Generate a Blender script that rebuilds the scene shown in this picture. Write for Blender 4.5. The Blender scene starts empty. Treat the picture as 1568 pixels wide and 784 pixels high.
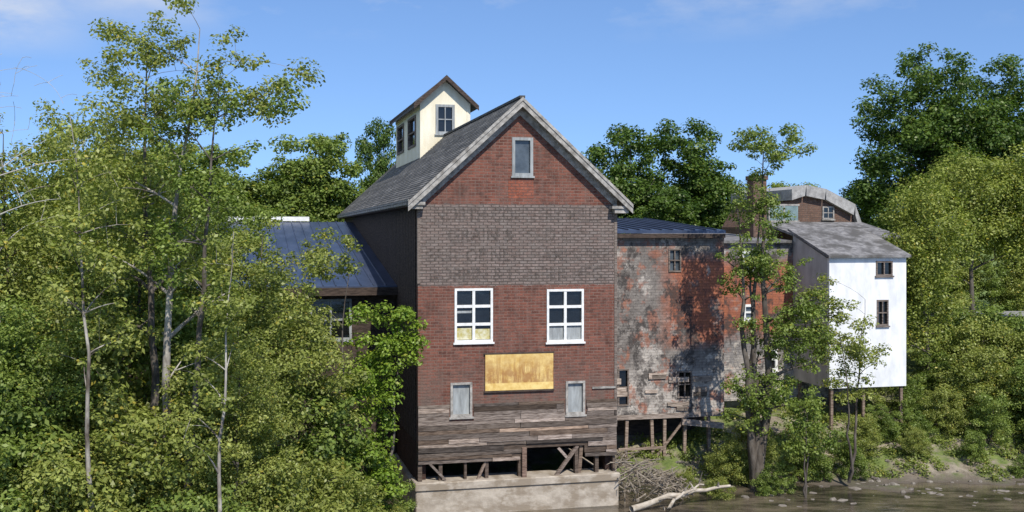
import bpy, math, random
import numpy as np
from mathutils import Vector, Euler, Matrix, noise as mn

random.seed(7)
scene = bpy.context.scene
R = math.radians
YAW = R(13.7)
WATER = 1.9

# ------------------------------------------------------------------ materials
def new_mat(name):
    m = bpy.data.materials.new(name); m.use_nodes = True
    nt = m.node_tree
    for n in list(nt.nodes): nt.nodes.remove(n)
    out = nt.nodes.new('ShaderNodeOutputMaterial')
    b = nt.nodes.new('ShaderNodeBsdfPrincipled')
    nt.links.new(b.outputs[0], out.inputs[0])
    return m, nt, b, out

def N(nt, t, **kw):
    n = nt.nodes.new(t)
    for k, v in kw.items(): setattr(n, k, v)
    return n

def mixc(nt, fac, a, b, mode='MIX'):
    n = N(nt, 'ShaderNodeMix', data_type='RGBA', blend_type=mode)
    for s, v in ((n.inputs[0], fac), (n.inputs[6], a), (n.inputs[7], b)):
        if isinstance(v, (int, float)): s.default_value = v
        elif isinstance(v, tuple): s.default_value = v if len(v) == 4 else (*v, 1)
        else: nt.links.new(v, s)
    return n.outputs[2]

def math_n(nt, op, a, b=0.0, clamp=False):
    n = N(nt, 'ShaderNodeMath', operation=op, use_clamp=clamp)
    for s, v in ((n.inputs[0], a), (n.inputs[1], b)):
        if isinstance(v, (int, float)): s.default_value = v
        else: nt.links.new(v, s)
    return n.outputs[0]

def noise_n(nt, vec, scale, detail=5, rough=0.6, lo=0.35, hi=0.65, dist=0.0):
    n = N(nt, 'ShaderNodeTexNoise'); n.inputs['Scale'].default_value = scale
    n.inputs['Detail'].default_value = detail; n.inputs['Roughness'].default_value = rough
    n.inputs['Distortion'].default_value = dist
    if vec is not None: nt.links.new(vec, n.inputs['Vector'])
    r = N(nt, 'ShaderNodeMapRange'); r.inputs[1].default_value = lo; r.inputs[2].default_value = hi
    nt.links.new(n.outputs[0], r.inputs[0])
    return r.outputs[0]

def ramp(nt, val, lo, hi, a=0.0, b=1.0):
    r = N(nt, 'ShaderNodeMapRange'); r.inputs[1].default_value = lo; r.inputs[2].default_value = hi
    r.inputs[3].default_value = a; r.inputs[4].default_value = b
    nt.links.new(val, r.inputs[0]); return r.outputs[0]

def mapping(nt, scale=(1, 1, 1), loc=(0, 0, 0)):
    tc = N(nt, 'ShaderNodeTexCoord'); mp = N(nt, 'ShaderNodeMapping')
    mp.inputs['Scale'].default_value = scale; mp.inputs['Location'].default_value = loc
    nt.links.new(tc.outputs['Object'], mp.inputs[0])
    return mp.outputs[0]

def bump(nt, b, h, strength=0.3, dist=0.03):
    n = N(nt, 'ShaderNodeBump'); n.inputs['Strength'].default_value = strength
    n.inputs['Distance'].default_value = dist
    nt.links.new(h, n.inputs['Height']); nt.links.new(n.outputs[0], b.inputs['Normal'])

def M(name, c1, c2, scale=2.0, rough=0.8, stretch=(1, 1, 1), vcol=False, bmp=0.3, metal=0.0, spec=0.3, c3=None, s3=0.6):
    m, nt, b, out = new_mat(name)
    v = mapping(nt, stretch)
    f = noise_n(nt, v, scale)
    c = mixc(nt, f, c1, c2)
    if c3:
        f3 = noise_n(nt, v, s3, lo=0.48, hi=0.6)
        c = mixc(nt, f3, c, c3)
    if vcol:
        a = N(nt, 'ShaderNodeAttribute', attribute_name='Col')
        c = mixc(nt, 1.0, c, a.outputs[0], 'MULTIPLY')
    nt.links.new(c, b.inputs['Base Color'])
    b.inputs['Roughness'].default_value = rough
    b.inputs['Metallic'].default_value = metal
    b.inputs['Specular IOR Level'].default_value = spec
    if bmp:
        f2 = noise_n(nt, v, scale * 4, lo=0, hi=1)
        bump(nt, b, f2, bmp)
    return m

def brick_mat(name, c1, c2, mortar, stain, stain_amt=0.5, row=0.13, width=0.36, bands=None, band_cols=None):
    m, nt, b, out = new_mat(name)
    tc = N(nt, 'ShaderNodeTexCoord'); sp = N(nt, 'ShaderNodeSeparateXYZ')
    nt.links.new(tc.outputs['Object'], sp.inputs[0])
    s = math_n(nt, 'ADD', sp.outputs[0], sp.outputs[1])
    cb = N(nt, 'ShaderNodeCombineXYZ'); nt.links.new(s, cb.inputs[0]); nt.links.new(sp.outputs[2], cb.inputs[1])
    br = N(nt, 'ShaderNodeTexBrick')
    br.inputs['Scale'].default_value = 1.0; br.inputs['Brick Width'].default_value = width
    br.inputs['Row Height'].default_value = row; br.inputs['Mortar Size'].default_value = 0.018
    br.inputs['Mortar Smooth'].default_value = 0.3; br.inputs['Bias'].default_value = 0.0
    br.inputs['Color1'].default_value = (*c1, 1); br.inputs['Color2'].default_value = (*c2, 1)
    br.inputs['Mortar'].default_value = (*mortar, 1)
    nt.links.new(cb.outputs[0], br.inputs['Vector'])
    obj = tc.outputs['Object']
    c = br.outputs['Color']
    f = noise_n(nt, obj, 0.8, 8, 0.78, 0.44, 0.66)
    c = mixc(nt, math_n(nt, 'MULTIPLY', f, stain_amt), c, stain)
    f = noise_n(nt, obj, 4.0, 7, 0.75, 0.48, 0.72)
    c = mixc(nt, math_n(nt, 'MULTIPLY', f, 0.8), c, (c2[0]*2.4, c2[1]*2.5, c2[2]*2.4))
    stv = N(nt, 'ShaderNodeMapping'); stv.inputs['Scale'].default_value = (3.2, 3.2, .25); nt.links.new(obj, stv.inputs[0])
    c = mixc(nt, math_n(nt, 'MULTIPLY', noise_n(nt, stv.outputs[0], 1.4, 7, .75, .48, .72), .6), c, (mortar[0]*.9, mortar[1]*.95, mortar[2]))
    if bands:
        zz = math_n(nt, 'ADD', sp.outputs[2], math_n(nt, 'MULTIPLY', noise_n(nt, obj, 2.0, 6, .7, 0.3, 0.7), 0.12))
        msk = math_n(nt, 'MULTIPLY', ramp(nt, zz, bands[0], bands[0] + .06), ramp(nt, zz, bands[1], bands[1] + .06, 1, 0))
        wear = noise_n(nt, obj, 3.0, 9, 0.8, 0.36, 0.62)
        pc = mixc(nt, wear, band_cols[0], band_cols[1])
        streak = N(nt, 'ShaderNodeMapping'); streak.inputs['Scale'].default_value = (1, 1, 6)
        nt.links.new(obj, streak.inputs[0])
        pc = mixc(nt, math_n(nt, 'MULTIPLY', noise_n(nt, streak.outputs[0], 2.2, 8, .8, .42, .62), .9), pc, band_cols[2])
        pc = mixc(nt, 0.2, pc, br.outputs['Color'])
        pc = mixc(nt, math_n(nt, 'MULTIPLY', br.outputs['Fac'], .8), pc, (0.06, 0.05, 0.045))
        c = mixc(nt, math_n(nt, 'MULTIPLY', msk, 0.95), c, pc)
        low = math_n(nt, 'MULTIPLY', ramp(nt, sp.outputs[2], 8.8, 6.6), noise_n(nt, obj, 1.3, 7, .7, .4, .56))
        c = mixc(nt, math_n(nt, 'MULTIPLY', low, .75), c, (.15, .115, .095))
    nt.links.new(c, b.inputs['Base Color'])
    b.inputs['Roughness'].default_value = 0.9; b.inputs['Specular IOR Level'].default_value = 0.2
    h = math_n(nt, 'SUBTRACT', noise_n(nt, obj, 9, 5, .6, 0, 1), br.outputs['Fac'])
    bump(nt, b, h, 0.9, 0.03)
    return m

mats = {}
mats['brick'] = brick_mat('mill_brick', (0.225, 0.084, 0.058), (0.115, 0.046, 0.034), (0.23, 0.15, 0.12), (0.055, 0.033, 0.027), 0.7,
                          bands=(11.82, 15.38), band_cols=((0.09, 0.078, 0.068), (0.18, 0.158, 0.14), (0.32, 0.29, 0.265)))
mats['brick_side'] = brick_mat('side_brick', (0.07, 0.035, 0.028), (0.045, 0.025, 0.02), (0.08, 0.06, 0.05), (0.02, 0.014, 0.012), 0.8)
mats['brick_patch'] = brick_mat('patched_brick', (0.27, 0.09, 0.055), (0.21, 0.065, 0.04), (0.18, 0.1, 0.08), (0.1, 0.04, 0.03), 0.4)
mats['wood_grey'] = M('weathered_wood', (0.08, 0.06, 0.049), (0.26, 0.215, 0.185), 2.6, 0.9, (1.0, 1, 9), vcol=True, bmp=0.5)
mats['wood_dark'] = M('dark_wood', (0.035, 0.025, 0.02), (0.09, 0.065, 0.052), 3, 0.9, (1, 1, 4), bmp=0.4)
mats['trim'] = M('weathered_trim', (0.19, 0.175, 0.155), (0.44, 0.415, 0.38), 4, 0.8, bmp=0.2)
mats['white'] = M('white_paint', (0.66, 0.66, 0.64), (0.82, 0.82, 0.80), 5, 0.6, bmp=0.1)
mats['white_wall'] = M('whitewashed_wall', (0.64, 0.65, 0.66), (0.82, 0.82, 0.82), 2.0, 0.8, (1, 1, .35), bmp=0.3)
mats['cream'] = M('cream_paint', (0.68, 0.61, 0.45), (0.82, 0.76, 0.60), 1.5, 0.7, (1, 1, .3), bmp=0.1)
mats['plywood'] = M('grey_panel', (0.22, 0.23, 0.23), (0.36, 0.38, 0.38), 2, 0.7, (3, 3, .6), bmp=0.1)
mats['slate'] = M('slate_roof', (0.05, 0.048, 0.048), (0.095, 0.09, 0.088), 1.6, 0.75, (1, 1, 1), bmp=0.4)
mats['concrete'] = M('old_concrete', (0.32, 0.27, 0.215), (0.48, 0.42, 0.345), 2.0, 0.9, (1, 1, 1.5), bmp=0.5, c3=(0.27, 0.22, 0.165), s3=1.2)
mats['metal_blue'] = M('blue_metal_roof', (0.045, 0.06, 0.10), (0.08, 0.10, 0.16), 1.2, 0.38, (1, .4, 1), bmp=0.05, metal=0.4, spec=.5)
mats['grey_wall'] = M('grey_wall', (0.36, 0.345, 0.335), (0.50, 0.485, 0.47), 1.6, 0.85, (1, 1, .5), bmp=0.2)
mats['shingle'] = M('grey_shingle', (0.12, 0.115, 0.115), (0.27, 0.26, 0.255), 3, 0.85, bmp=0.5, c3=(.095, .09, .085), s3=.9)
mats['pale_shingle'] = M('pale_shingle', (0.24, 0.23, 0.22), (0.40, 0.39, 0.37), 3, 0.85, bmp=0.5)
mats['brown_wall'] = brick_mat('brown_brick', (0.16, 0.09, 0.065), (0.12, 0.07, 0.05), (0.16, 0.12, 0.10), (0.08, 0.055, 0.045), 0.6)
mats['bark'] = M('bark', (0.06, 0.047, 0.037), (0.15, 0.13, 0.11), 5, 0.95, (1, 1, .3), bmp=0.6)
mats['bark_pale'] = M('pale_bark', (0.20, 0.175, 0.15), (0.46, 0.425, 0.375), 4, 0.9, (1, 1, .4), bmp=0.4, c3=(.09, .07, .055), s3=1.5)
mats['bark_dead'] = M('dead_bark', (0.34, 0.31, 0.28), (0.5, 0.47, 0.43), 4, 0.9, (1, 1, .4), bmp=0.4)
mats['drift'] = M('driftwood', (0.30, 0.25, 0.19), (0.52, 0.46, 0.38), 4, 0.9, (1, 1, 1), bmp=0.4)
mats['brush'] = M('dead_brush', (0.12, 0.095, 0.07), (0.34, 0.29, 0.23), 4, 0.9, (1, 1, 1), bmp=0.4)
mats['rock'] = M('river_rock', (0.12, 0.10, 0.085), (0.28, 0.25, 0.21), 2.5, 0.9, bmp=0.6)
mats['asphalt'] = M('asphalt', (0.22, 0.215, 0.21), (0.30, 0.295, 0.29), 3, 0.9, bmp=0.1)
mats['curtain'] = M('curtain', (0.42, 0.36, 0.12), (0.62, 0.6, 0.45), 5, 0.9, bmp=0)
mats['slate_v'] = M('slate_tiles', (0.08, 0.076, 0.072), (0.175, 0.166, 0.155), 1.6, 0.8, vcol=True, bmp=0.4)

def board_mat():
    m, nt, b, out = new_mat('yellow_board')
    tc = N(nt, 'ShaderNodeTexCoord')
    sp = N(nt, 'ShaderNodeSeparateXYZ'); nt.links.new(tc.outputs['Object'], sp.inputs[0])
    f1 = noise_n(nt, mapping(nt, (4, 1, .4)), 1.6, 8, .8, .40, .56)
    f2 = noise_n(nt, mapping(nt, (1, 1, 1), (2, 0, 5)), 1.3, 6, .7, .40, .56)
    f = math_n(nt, 'MAXIMUM', math_n(nt, 'MULTIPLY', f1, .8), math_n(nt, 'MULTIPLY', f2, .75))
    fac = math_n(nt, 'MULTIPLY', math_n(nt, 'MULTIPLY', f, ramp(nt, sp.outputs[2], 7.9, 8.75, 1, .3)), ramp(nt, sp.outputs[2], 7.5, 7.54))
    c = mixc(nt, noise_n(nt, mapping(nt), 4, 4, .6), (0.62, 0.40, 0.11), (0.80, 0.60, 0.23))
    c = mixc(nt, fac, c, (0.27, 0.10, 0.03))
    nt.links.new(c, b.inputs['Base Color']); b.inputs['Roughness'].default_value = .7
    return m
mats['board'] = board_mat()

def glass_mat(name, col, rough=0.08):
    m, nt, b, out = new_mat(name)
    v = mapping(nt)
    nt.links.new(mixc(nt, noise_n(nt, v, 1.7), col, tuple(c * 0.5 for c in col)), b.inputs['Base Color'])
    b.inputs['Roughness'].default_value = rough; b.inputs['Specular IOR Level'].default_value = .6
    bump(nt, b, noise_n(nt, v, 2.5, 2, .5, 0, 1), .25, .02)
    return m
mats['glass'] = glass_mat('dark_glass', (0.012, 0.012, 0.012))
mats['glass_grey'] = glass_mat('bluish_glass', (0.10, 0.12, 0.14), 0.25)
mats['glass_green'] = glass_mat('green_glass', (0.22, 0.30, 0.29), 0.3)

def worn_wall(name, ulo, zlo, zhi, base1, base2, redscale=.8, white=.55):
    m, nt, b, out = new_mat(name)
    v = mapping(nt)
    tc = N(nt, 'ShaderNodeTexCoord'); sp = N(nt, 'ShaderNodeSeparateXYZ'); nt.links.new(tc.outputs['Object'], sp.inputs[0])
    br = N(nt, 'ShaderNodeTexBrick'); cb = N(nt, 'ShaderNodeCombineXYZ')
    nt.links.new(sp.outputs[0], cb.inputs[0]); nt.links.new(sp.outputs[2], cb.inputs[1]); nt.links.new(cb.outputs[0], br.inputs['Vector'])
    br.inputs['Scale'].default_value = 1; br.inputs['Brick Width'].default_value = .4; br.inputs['Row Height'].default_value = .14
    br.inputs['Color1'].default_value = (.8, .8, .8, 1); br.inputs['Color2'].default_value = (1.08, 1.08, 1.08, 1); br.inputs['Mortar'].default_value = (.62, .62, .62, 1); br.inputs['Mortar Size'].default_value = .013
    c = mixc(nt, noise_n(nt, v, 1.8, 9, .8, .36, .62), base1, base2)
    lowpale = noise_n(nt, v, .8, 8, .75, white, white + .05)
    lowpale2 = math_n(nt, 'MULTIPLY', noise_n(nt, mapping(nt, (1, 1, 1), (8, 2, 5)), .9, 8, .75, .44, .5), ramp(nt, sp.outputs[2], 7.4, 6.8))
    c = mixc(nt, math_n(nt, 'MAXIMUM', lowpale, lowpale2), c, (0.46, 0.415, 0.37))
    reg = math_n(nt, 'MULTIPLY', ramp(nt, sp.outputs[0], ulo, ulo + 1.0), math_n(nt, 'MULTIPLY', ramp(nt, sp.outputs[2], zlo - .6, zlo), ramp(nt, sp.outputs[2], zhi, zhi + .6, 1, 0)))
    few = noise_n(nt, mapping(nt, (1, 1, 1), (5, 3, 9)), .8, 8, .72, .54, .59)
    pat = math_n(nt, 'MULTIPLY', reg, noise_n(nt, mapping(nt, (1, 1, 1), (5, 3, 2)), redscale, 8, .72, .38, .48))
    c = mixc(nt, math_n(nt, 'MAXIMUM', math_n(nt, 'MULTIPLY', few, .65), pat), c, mixc(nt, noise_n(nt, v, 3.2, 5, .7), (0.42, 0.145, 0.07), (0.25, 0.09, 0.06)))
    dk = noise_n(nt, mapping(nt, (1, 1, .8), (1, 13, 4)), .75, 10, .8, .52, .56)
    c = mixc(nt, math_n(nt, 'MULTIPLY', dk, .85), c, (0.05, 0.043, 0.04))
    c = mixc(nt, 1.0, c, br.outputs['Color'], 'MULTIPLY')
    nt.links.new(c, b.inputs['Base Color']); b.inputs['Roughness'].default_value = .9
    bump(nt, b, noise_n(nt, v, 6, 6, .6, 0, 1), .6, .05)
    return m
mats['patchy'] = worn_wall('patchy_stucco', 13.2, 8.6, 12.6, (0.11, 0.094, 0.084), (0.28, 0.25, 0.225))
mats['red_wall'] = worn_wall('worn_brick_wall', 16.0, 8.6, 12.2, (0.14, 0.13, 0.125), (0.28, 0.26, 0.25), .5)

def leaf_material():
    m, nt, b, out = new_mat('leaves')
    nt.nodes.remove(b)
    a = N(nt, 'ShaderNodeAttribute', attribute_name='Col')
    d = N(nt, 'ShaderNodeBsdfDiffuse'); nt.links.new(a.outputs[0], d.inputs[0])
    g = N(nt, 'ShaderNodeBsdfGlossy'); g.inputs['Roughness'].default_value = .45; g.inputs[0].default_value = (.95, .95, .8, 1)
    m1 = N(nt, 'ShaderNodeMixShader'); m1.inputs[0].default_value = .035
    nt.links.new(d.outputs[0], m1.inputs[1]); nt.links.new(g.outputs[0], m1.inputs[2])
    t = N(nt, 'ShaderNodeBsdfTranslucent')
    nt.links.new(mixc(nt, 1.0, a.outputs[0], (1.35, 1.5, 0.6), 'MULTIPLY'), t.inputs[0])
    mx = N(nt, 'ShaderNodeMixShader'); mx.inputs[0].default_value = .3
    nt.links.new(m1.outputs[0], mx.inputs[1]); nt.links.new(t.outputs[0], mx.inputs[2])
    nt.links.new(mx.outputs[0], out.inputs[0])
    return m
mats['leaf'] = leaf_material()

def letter_mat():
    m, nt, b, out = new_mat('faded_lettering')
    v = mapping(nt, (1, 1, 1))
    nt.links.new(mixc(nt, noise_n(nt, v, 6), (0.065, 0.056, 0.049), (0.13, 0.113, 0.10)), b.inputs['Base Color'])
    b.inputs['Roughness'].default_value = .95; b.inputs['Specular IOR Level'].default_value = .1
    t = N(nt, 'ShaderNodeBsdfTransparent'); mx = N(nt, 'ShaderNodeMixShader')
    f = math_n(nt, 'MULTIPLY', noise_n(nt, v, 4.2, 9, .95, .43, .63), noise_n(nt, v, .9, 4, .6, .34, .62))
    nt.links.new(math_n(nt, 'MULTIPLY', f, .9), mx.inputs[0])
    nt.links.new(t.outputs[0], mx.inputs[1]); nt.links.new(b.outputs[0], mx.inputs[2])
    nt.links.new(mx.outputs[0], out.inputs[0])
    return m
mats['letter'] = letter_mat()

# ------------------------------------------------------------------ mesh helpers
def link(o, parent=None):
    scene.collection.objects.link(o)
    if parent: o.parent = parent
    return o

def empty(name, loc=(0, 0, 0), yaw=0.0):
    e = bpy.data.objects.new(name, None); e.location = loc; e.rotation_euler = (0, 0, yaw)
    e.empty_display_size = .5
    return link(e)

class MB:
    def __init__(s): s.v = []; s.f = []; s.c = []; s.n = 0
    def add(s, vs, fs, col=(1, 1, 1)):
        o = s.n; s.v += [tuple(v) for v in vs]; s.n += len(vs)
        s.f += [tuple(i + o for i in f) for f in fs]; s.c += [col] * len(vs)
    def box(s, lo, hi, col=(1, 1, 1), rot=None):
        x0, y0, z0 = lo; x1, y1, z1 = hi
        c = Vector(((x0 + x1) / 2, (y0 + y1) / 2, (z0 + z1) / 2))
        vs = [Vector((x, y, z)) for x in (x0, x1) for y in (y0, y1) for z in (z0, z1)]
        if rot:
            e = Euler(rot).to_matrix(); vs = [c + e @ (v - c) for v in vs]
        s.add(vs, [(0, 1, 3, 2), (4, 6, 7, 5), (0, 4, 5, 1), (2, 3, 7, 6), (0, 2, 6, 4), (1, 5, 7, 3)], col)
    def beam(s, a, b, w, h, col=(1, 1, 1)):
        a = Vector(a); b = Vector(b); d = (b - a).normalized()
        up = Vector((0, 0, 1)) if abs(d.z) < .95 else Vector((0, 1, 0))
        r = d.cross(up).normalized() * w / 2; u = r.cross(d).normalized() * h / 2
        vs = [a - r - u, a + r - u, a + r + u, a - r + u, b - r - u, b + r - u, b + r + u, b - r + u]
        s.add(vs, [(0, 3, 2, 1), (4, 5, 6, 7), (0, 1, 5, 4), (1, 2, 6, 5), (2, 3, 7, 6), (3, 0, 4, 7)], col)
    def prism(s, prof, y0, y1, col=(1, 1, 1)):
        n = len(prof)
        vs = [(p[0], y0, p[1]) for p in prof] + [(p[0], y1, p[1]) for p in prof]
        fs = [tuple(range(n)), tuple(range(2 * n - 1, n - 1, -1))]
        fs += [(i + n, (i + 1) % n + n, (i + 1) % n, i) for i in range(n)]
        s.add(vs, fs, col)
    def tube(s, pts, rad, k=6, col=(1, 1, 1)):
        pts = [Vector(p) for p in pts]; n = len(pts); vs = []
        for i, p in enumerate(pts):
            d = (pts[min(i + 1, n - 1)] - pts[max(i - 1, 0)])
            d = d.normalized() if d.length > 1e-6 else Vector((0, 0, 1))
            ref = Vector((1, 0, 0)) if abs(d.x) < .8 else Vector((0, 1, 0))
            a = d.cross(ref).normalized(); b = d.cross(a)
            for j in range(k):
                t = 2 * math.pi * j / k
                vs.append(p + (a * math.cos(t) + b * math.sin(t)) * rad[i])
        fs = []
        for i in range(n - 1):
            for j in range(k):
                fs.append((i * k + j, i * k + (j + 1) % k, (i + 1) * k + (j + 1) % k, (i + 1) * k + j))
        s.add(vs, fs, col)
    def build(s, name, mat, parent=None, smooth=False, bevel=0):
        me = bpy.data.meshes.new(name); me.from_pydata(s.v, [], s.f)
        ca = me.color_attributes.new('Col', 'FLOAT_COLOR', 'POINT')
        arr = np.ones((len(s.v), 4), dtype=np.float32); arr[:, :3] = np.array(s.c, dtype=np.float32)
        ca.data.foreach_set('color', arr.ravel())
        me.materials.append(mats[mat])
        if smooth: me.polygons.foreach_set('use_smooth', [True] * len(me.polygons))
        me.update()
        o = bpy.data.objects.new(name, me); link(o, parent)
        if bevel:
            b = o.modifiers.new('bev', 'BEVEL'); b.width = bevel; b.segments = 1
        return o

def cut(o, boxes):
    mb = MB()
    for lo, hi in boxes: mb.box(lo, hi)
    c = mb.build('cutter', 'trim', o.parent)
    md = o.modifiers.new('cut', 'BOOLEAN'); md.operation = 'DIFFERENCE'; md.object = c; md.solver = 'EXACT'
    bpy.context.view_layer.update()
    dg = bpy.context.evaluated_depsgraph_get()
    me = bpy.data.meshes.new_from_object(o.evaluated_get(dg))
    o.modifiers.clear(); o.data = me
    bpy.data.objects.remove(c, do_unlink=True)

def window(par, name, u0, u1, z0, z1, v, cols=2, rows=2, frame='white', glass='glass', fw=.09, mw=.05, proud=.05, sill=True, inset=.12):
    mb = MB(); y0 = v - proud; y1 = v + inset
    mb.box((u0, y0, z1 - fw), (u1, y1, z1)); mb.box((u0, y0, z0), (u1, y1, z0 + fw))
    mb.box((u0, y0 + .002, z0 + fw), (u0 + fw, y1, z1 - fw)); mb.box((u1 - fw, y0 + .002, z0 + fw), (u1, y1, z1 - fw))
    for i in range(1, cols):
        x = u0 + (u1 - u0) * i / cols
        mb.box((x - mw, y0 + .02, z0 + fw), (x + mw, y1 - .02, z1 - fw))
    for j in range(1, rows):
        z = z0 + (z1 - z0) * j / rows
        mb.box((u0 + fw, y0 + .03, z - mw), (u1 - fw, y1 - .03, z + mw))
    if sill: mb.box((u0 - .06, y0 - .05, z0 - .08), (u1 + .06, y1, z0 - .002))
    mb.build(name + '_frame', frame, par)
    g = MB(); g.box((u0 + .02, y1 - .028, z0 + .02), (u1 - .02, y1 - .012, z1 - .02))
    g.build(name + '_glass', glass, par)

# ------------------------------------------------------------------ MILL
mill = empty('brick_mill', (-4.05, 47.0, 0), YAW)
W, D = 9.0, 36.0; AP = 4.52; ZT = 20.0; SL = 0.914
def zr(u, off=0.0): return ZT - SL * abs(u - AP) - off
fac = MB()
fac.prism([(0, 5.0), (W, 5.0), (W, zr(W, .27)), (AP, zr(AP, .27)), (0, zr(0, .27))], 0, .4)
f = fac.build('front_wall', 'brick', mill)
wins = [(4.17, 5.12, 16.6, 18.3), (1.60, 3.30, 9.33, 11.68), (5.75, 7.46, 9.25, 11.6), (1.42, 2.38, 6.1, 7.6), (6.62, 7.52, 6.0, 7.5)]
cut(f, [((a, -1, c), (b, 1, d)) for a, b, c, d in wins])
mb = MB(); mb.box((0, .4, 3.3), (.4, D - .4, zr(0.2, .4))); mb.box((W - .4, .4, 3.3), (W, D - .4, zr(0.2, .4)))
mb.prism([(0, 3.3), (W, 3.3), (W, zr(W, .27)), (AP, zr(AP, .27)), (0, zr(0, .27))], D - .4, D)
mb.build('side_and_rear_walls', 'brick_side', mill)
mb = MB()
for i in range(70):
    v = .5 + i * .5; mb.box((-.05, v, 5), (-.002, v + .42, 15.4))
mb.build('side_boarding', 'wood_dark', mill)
mb = MB(); mb.box((.4, .4, 8.2), (W - .4, D - .4, 8.4)); mb.box((.4, .4, 12.4), (W - .4, D - .4, 12.6)); mb.box((.4, 6, 3.3), (W - .4, 6.1, 8.2))
mb.build('floors', 'wood_dark', mill)
v0, v1 = -.5, D + .4
def slab(ua, ub, v0, v1, top, th):
    return [(ua, zr(ua, top)), (ub, zr(ub, top)), (ub, zr(ub, top + th)), (ua, zr(ua, top + th))]
mb = MB()
mb.prism(slab(-.45, AP, v0, v1, 0, .22), v0, v1); mb.prism(slab(AP + .001, W + .55, v0, v1, 0, .22), v0, v1)
mb.build('roof_deck', 'trim', mill)
mb = MB(); nrow = 34
for side in (-1, 1):
    ext = 5.0 if side < 0 else 5.1
    for i in range(nrow):
        a = ext * i / nrow; b = ext * (i + 1) / nrow + .03
        ua = AP + side * a; ub = AP + side * b
        k = random.uniform(.8, 1.15)
        seg = 46; vv = v0 - .04
        L = (v1 - v0 + .06)
        for j in range(seg):
            va = vv + L * j / seg; vb = vv + L * (j + 1) / seg
            kk = k * random.uniform(.72, 1.25)
            if random.random() < .03: kk *= 1.6
            pts = [(ua, va, zr(ua) + .005), (ua, vb, zr(ua) + .005), (ub, vb, zr(ub) + .045), (ub, va, zr(ub) + .045), (ub, va, zr(ub) + .005), (ub, vb, zr(ub) + .005)]
            mb.add(pts, [(0, 1, 2, 3), (3, 2, 5, 4)], (kk, kk * .99, kk * .97))
mb.build('slate_courses', 'slate_v', mill)
mb = MB(); mb.box((AP - .12, v0, ZT - .02), (AP + .12, v1, ZT + .09)); mb.build('ridge_cap', 'slate', mill)
mb = MB()
for side in (-1, 1):
    e = -.5 if side < 0 else W + .6
    def off(u, t): return (u, zr(u, t))
    mb.prism([off(AP, -.02), off(e, -.02), off(e, .14), off(AP, .14)], v0 - .09, v0 - .01)
    mb.prism([off(AP, .15), off(e, .15), off(e, .40), off(AP, .40)], v0 - .05, v0)
    e2 = 0.0 if side < 0 else W
    mb.prism([off(AP, .30), off(e2, .30), off(e2, .72), off(AP, .72)], -.07, -.004)
    mb.prism([off(AP, .26), off(e2, .26), off(e2, .34), off(AP, .34)], -.3, -.08)
mb.box((-.5, -.45, 15.28), (.25, .0, 15.42)); mb.box((-.42, -.38, 15.12), (.16, -.004, 15.278))
mb.box((W - .35, -.45, 15.18), (W + .6, .0, 15.3)); mb.box((W - .2, -.38, 14.98), (W + .45, -.004, 15.178))
mb.box((-.5, v0, 15.3), (-.455, v1, 15.52))
mb.build('rake_and_cornice_trim', 'trim', mill)
mb = MB(); mb.box((-.45, 0, 15.22), (-.003, D, 15.28)); mb.build('left_soffit', 'wood_dark', mill)
mb = MB(); mb.box((-.03, -.04, 11.9), (.1, .1, 15.2)); mb.box((W - .1, -.03, 5.4), (W + .03, .1, 15.0)); mb.build('corner_trim', 'wood_grey', mill)

window(mill, 'gable_window', 4.17, 5.12, 16.6, 18.3, 0, 1, 1, 'plywood', 'glass_grey', fw=.13)  # pane's bluish reflection is put into the base colour of its glass
window(mill, 'upper_left_window', 1.60, 3.30, 9.33, 11.68, 0, 2, 3, 'white', 'glass', fw=.1, mw=.06)
window(mill, 'upper_right_window', 5.75, 7.46, 9.25, 11.6, 0, 2, 3, 'white', 'glass', fw=.1, mw=.06)
window(mill, 'lower_left_window', 1.42, 2.38, 6.1, 7.6, 0, 1, 1, 'trim', 'plywood', fw=.1)
window(mill, 'lower_right_window', 6.62, 7.52, 6.0, 7.5, 0, 1, 1, 'trim', 'plywood', fw=.1)
mb = MB()
mb.box((1.72, .07, 9.45), (2.37, .085, 9.95)); mb.box((2.53, .07, 9.45), (3.18, .085, 9.9))
mb.build('yellow_curtains', 'curtain', mill)
mb = MB(); mb.box((5.88, .07, 9.36), (6.52, .085, 9.93)); mb.box((6.7, .07, 9.36), (7.34, .085, 9.93)); mb.box((1.72, .07, 10.6), (2.37, .085, 10.7))
mb.build('grey_curtains', 'plywood', mill)
mb = MB(); mb.box((4.0, -.012, 15.62), (5.15, .0, 16.42)); mb.build('brick_patch', 'brick_patch', mill)
mb = MB(); mb.box((2.95, -.09, 7.2), (6.03, -.01, 8.78)); mb.build('notice_board', 'board', mill)
mb = MB(); mb.box((2.9, -.1, 7.12), (6.08, -.005, 7.195)); mb.box((2.9, -.1, 8.785), (6.08, -.005, 8.84)); mb.build('notice_board_edge', 'wood_dark', mill)
mb = MB(); mb.box((7.85, -.07, 7.13), (8.95, -.01, 7.22)); mb.build('white_strip', 'trim', mill)
def text(body, z, size, width, u=4.5):
    cu = bpy.data.curves.new('painted_lettering', 'FONT'); cu.body = body; cu.size = size; cu.align_x = 'CENTER'; cu.offset = .022
    cu.materials.append(mats['letter'])
    o = bpy.data.objects.new('painted_lettering', cu); link(o, mill)
    o.rotation_euler = (R(90), 0, 0); o.location = (u, -.008, z)
    bpy.context.view_layer.update()
    if o.dimensions.x > 0: o.scale = (width / o.dimensions.x, 1, 1)
text('NORTH COUNTRY MILLS', 14.62, .82, 7.6)
text('GRAIN & FEED CO.', 13.72, .82, 6.4)
text('EAST OF NEW HAMPSHIRE', 12.86, .80, 8.3)
text('BOBBIN & LUMBER MFG.', 12.02, .80, 8.0)

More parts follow.
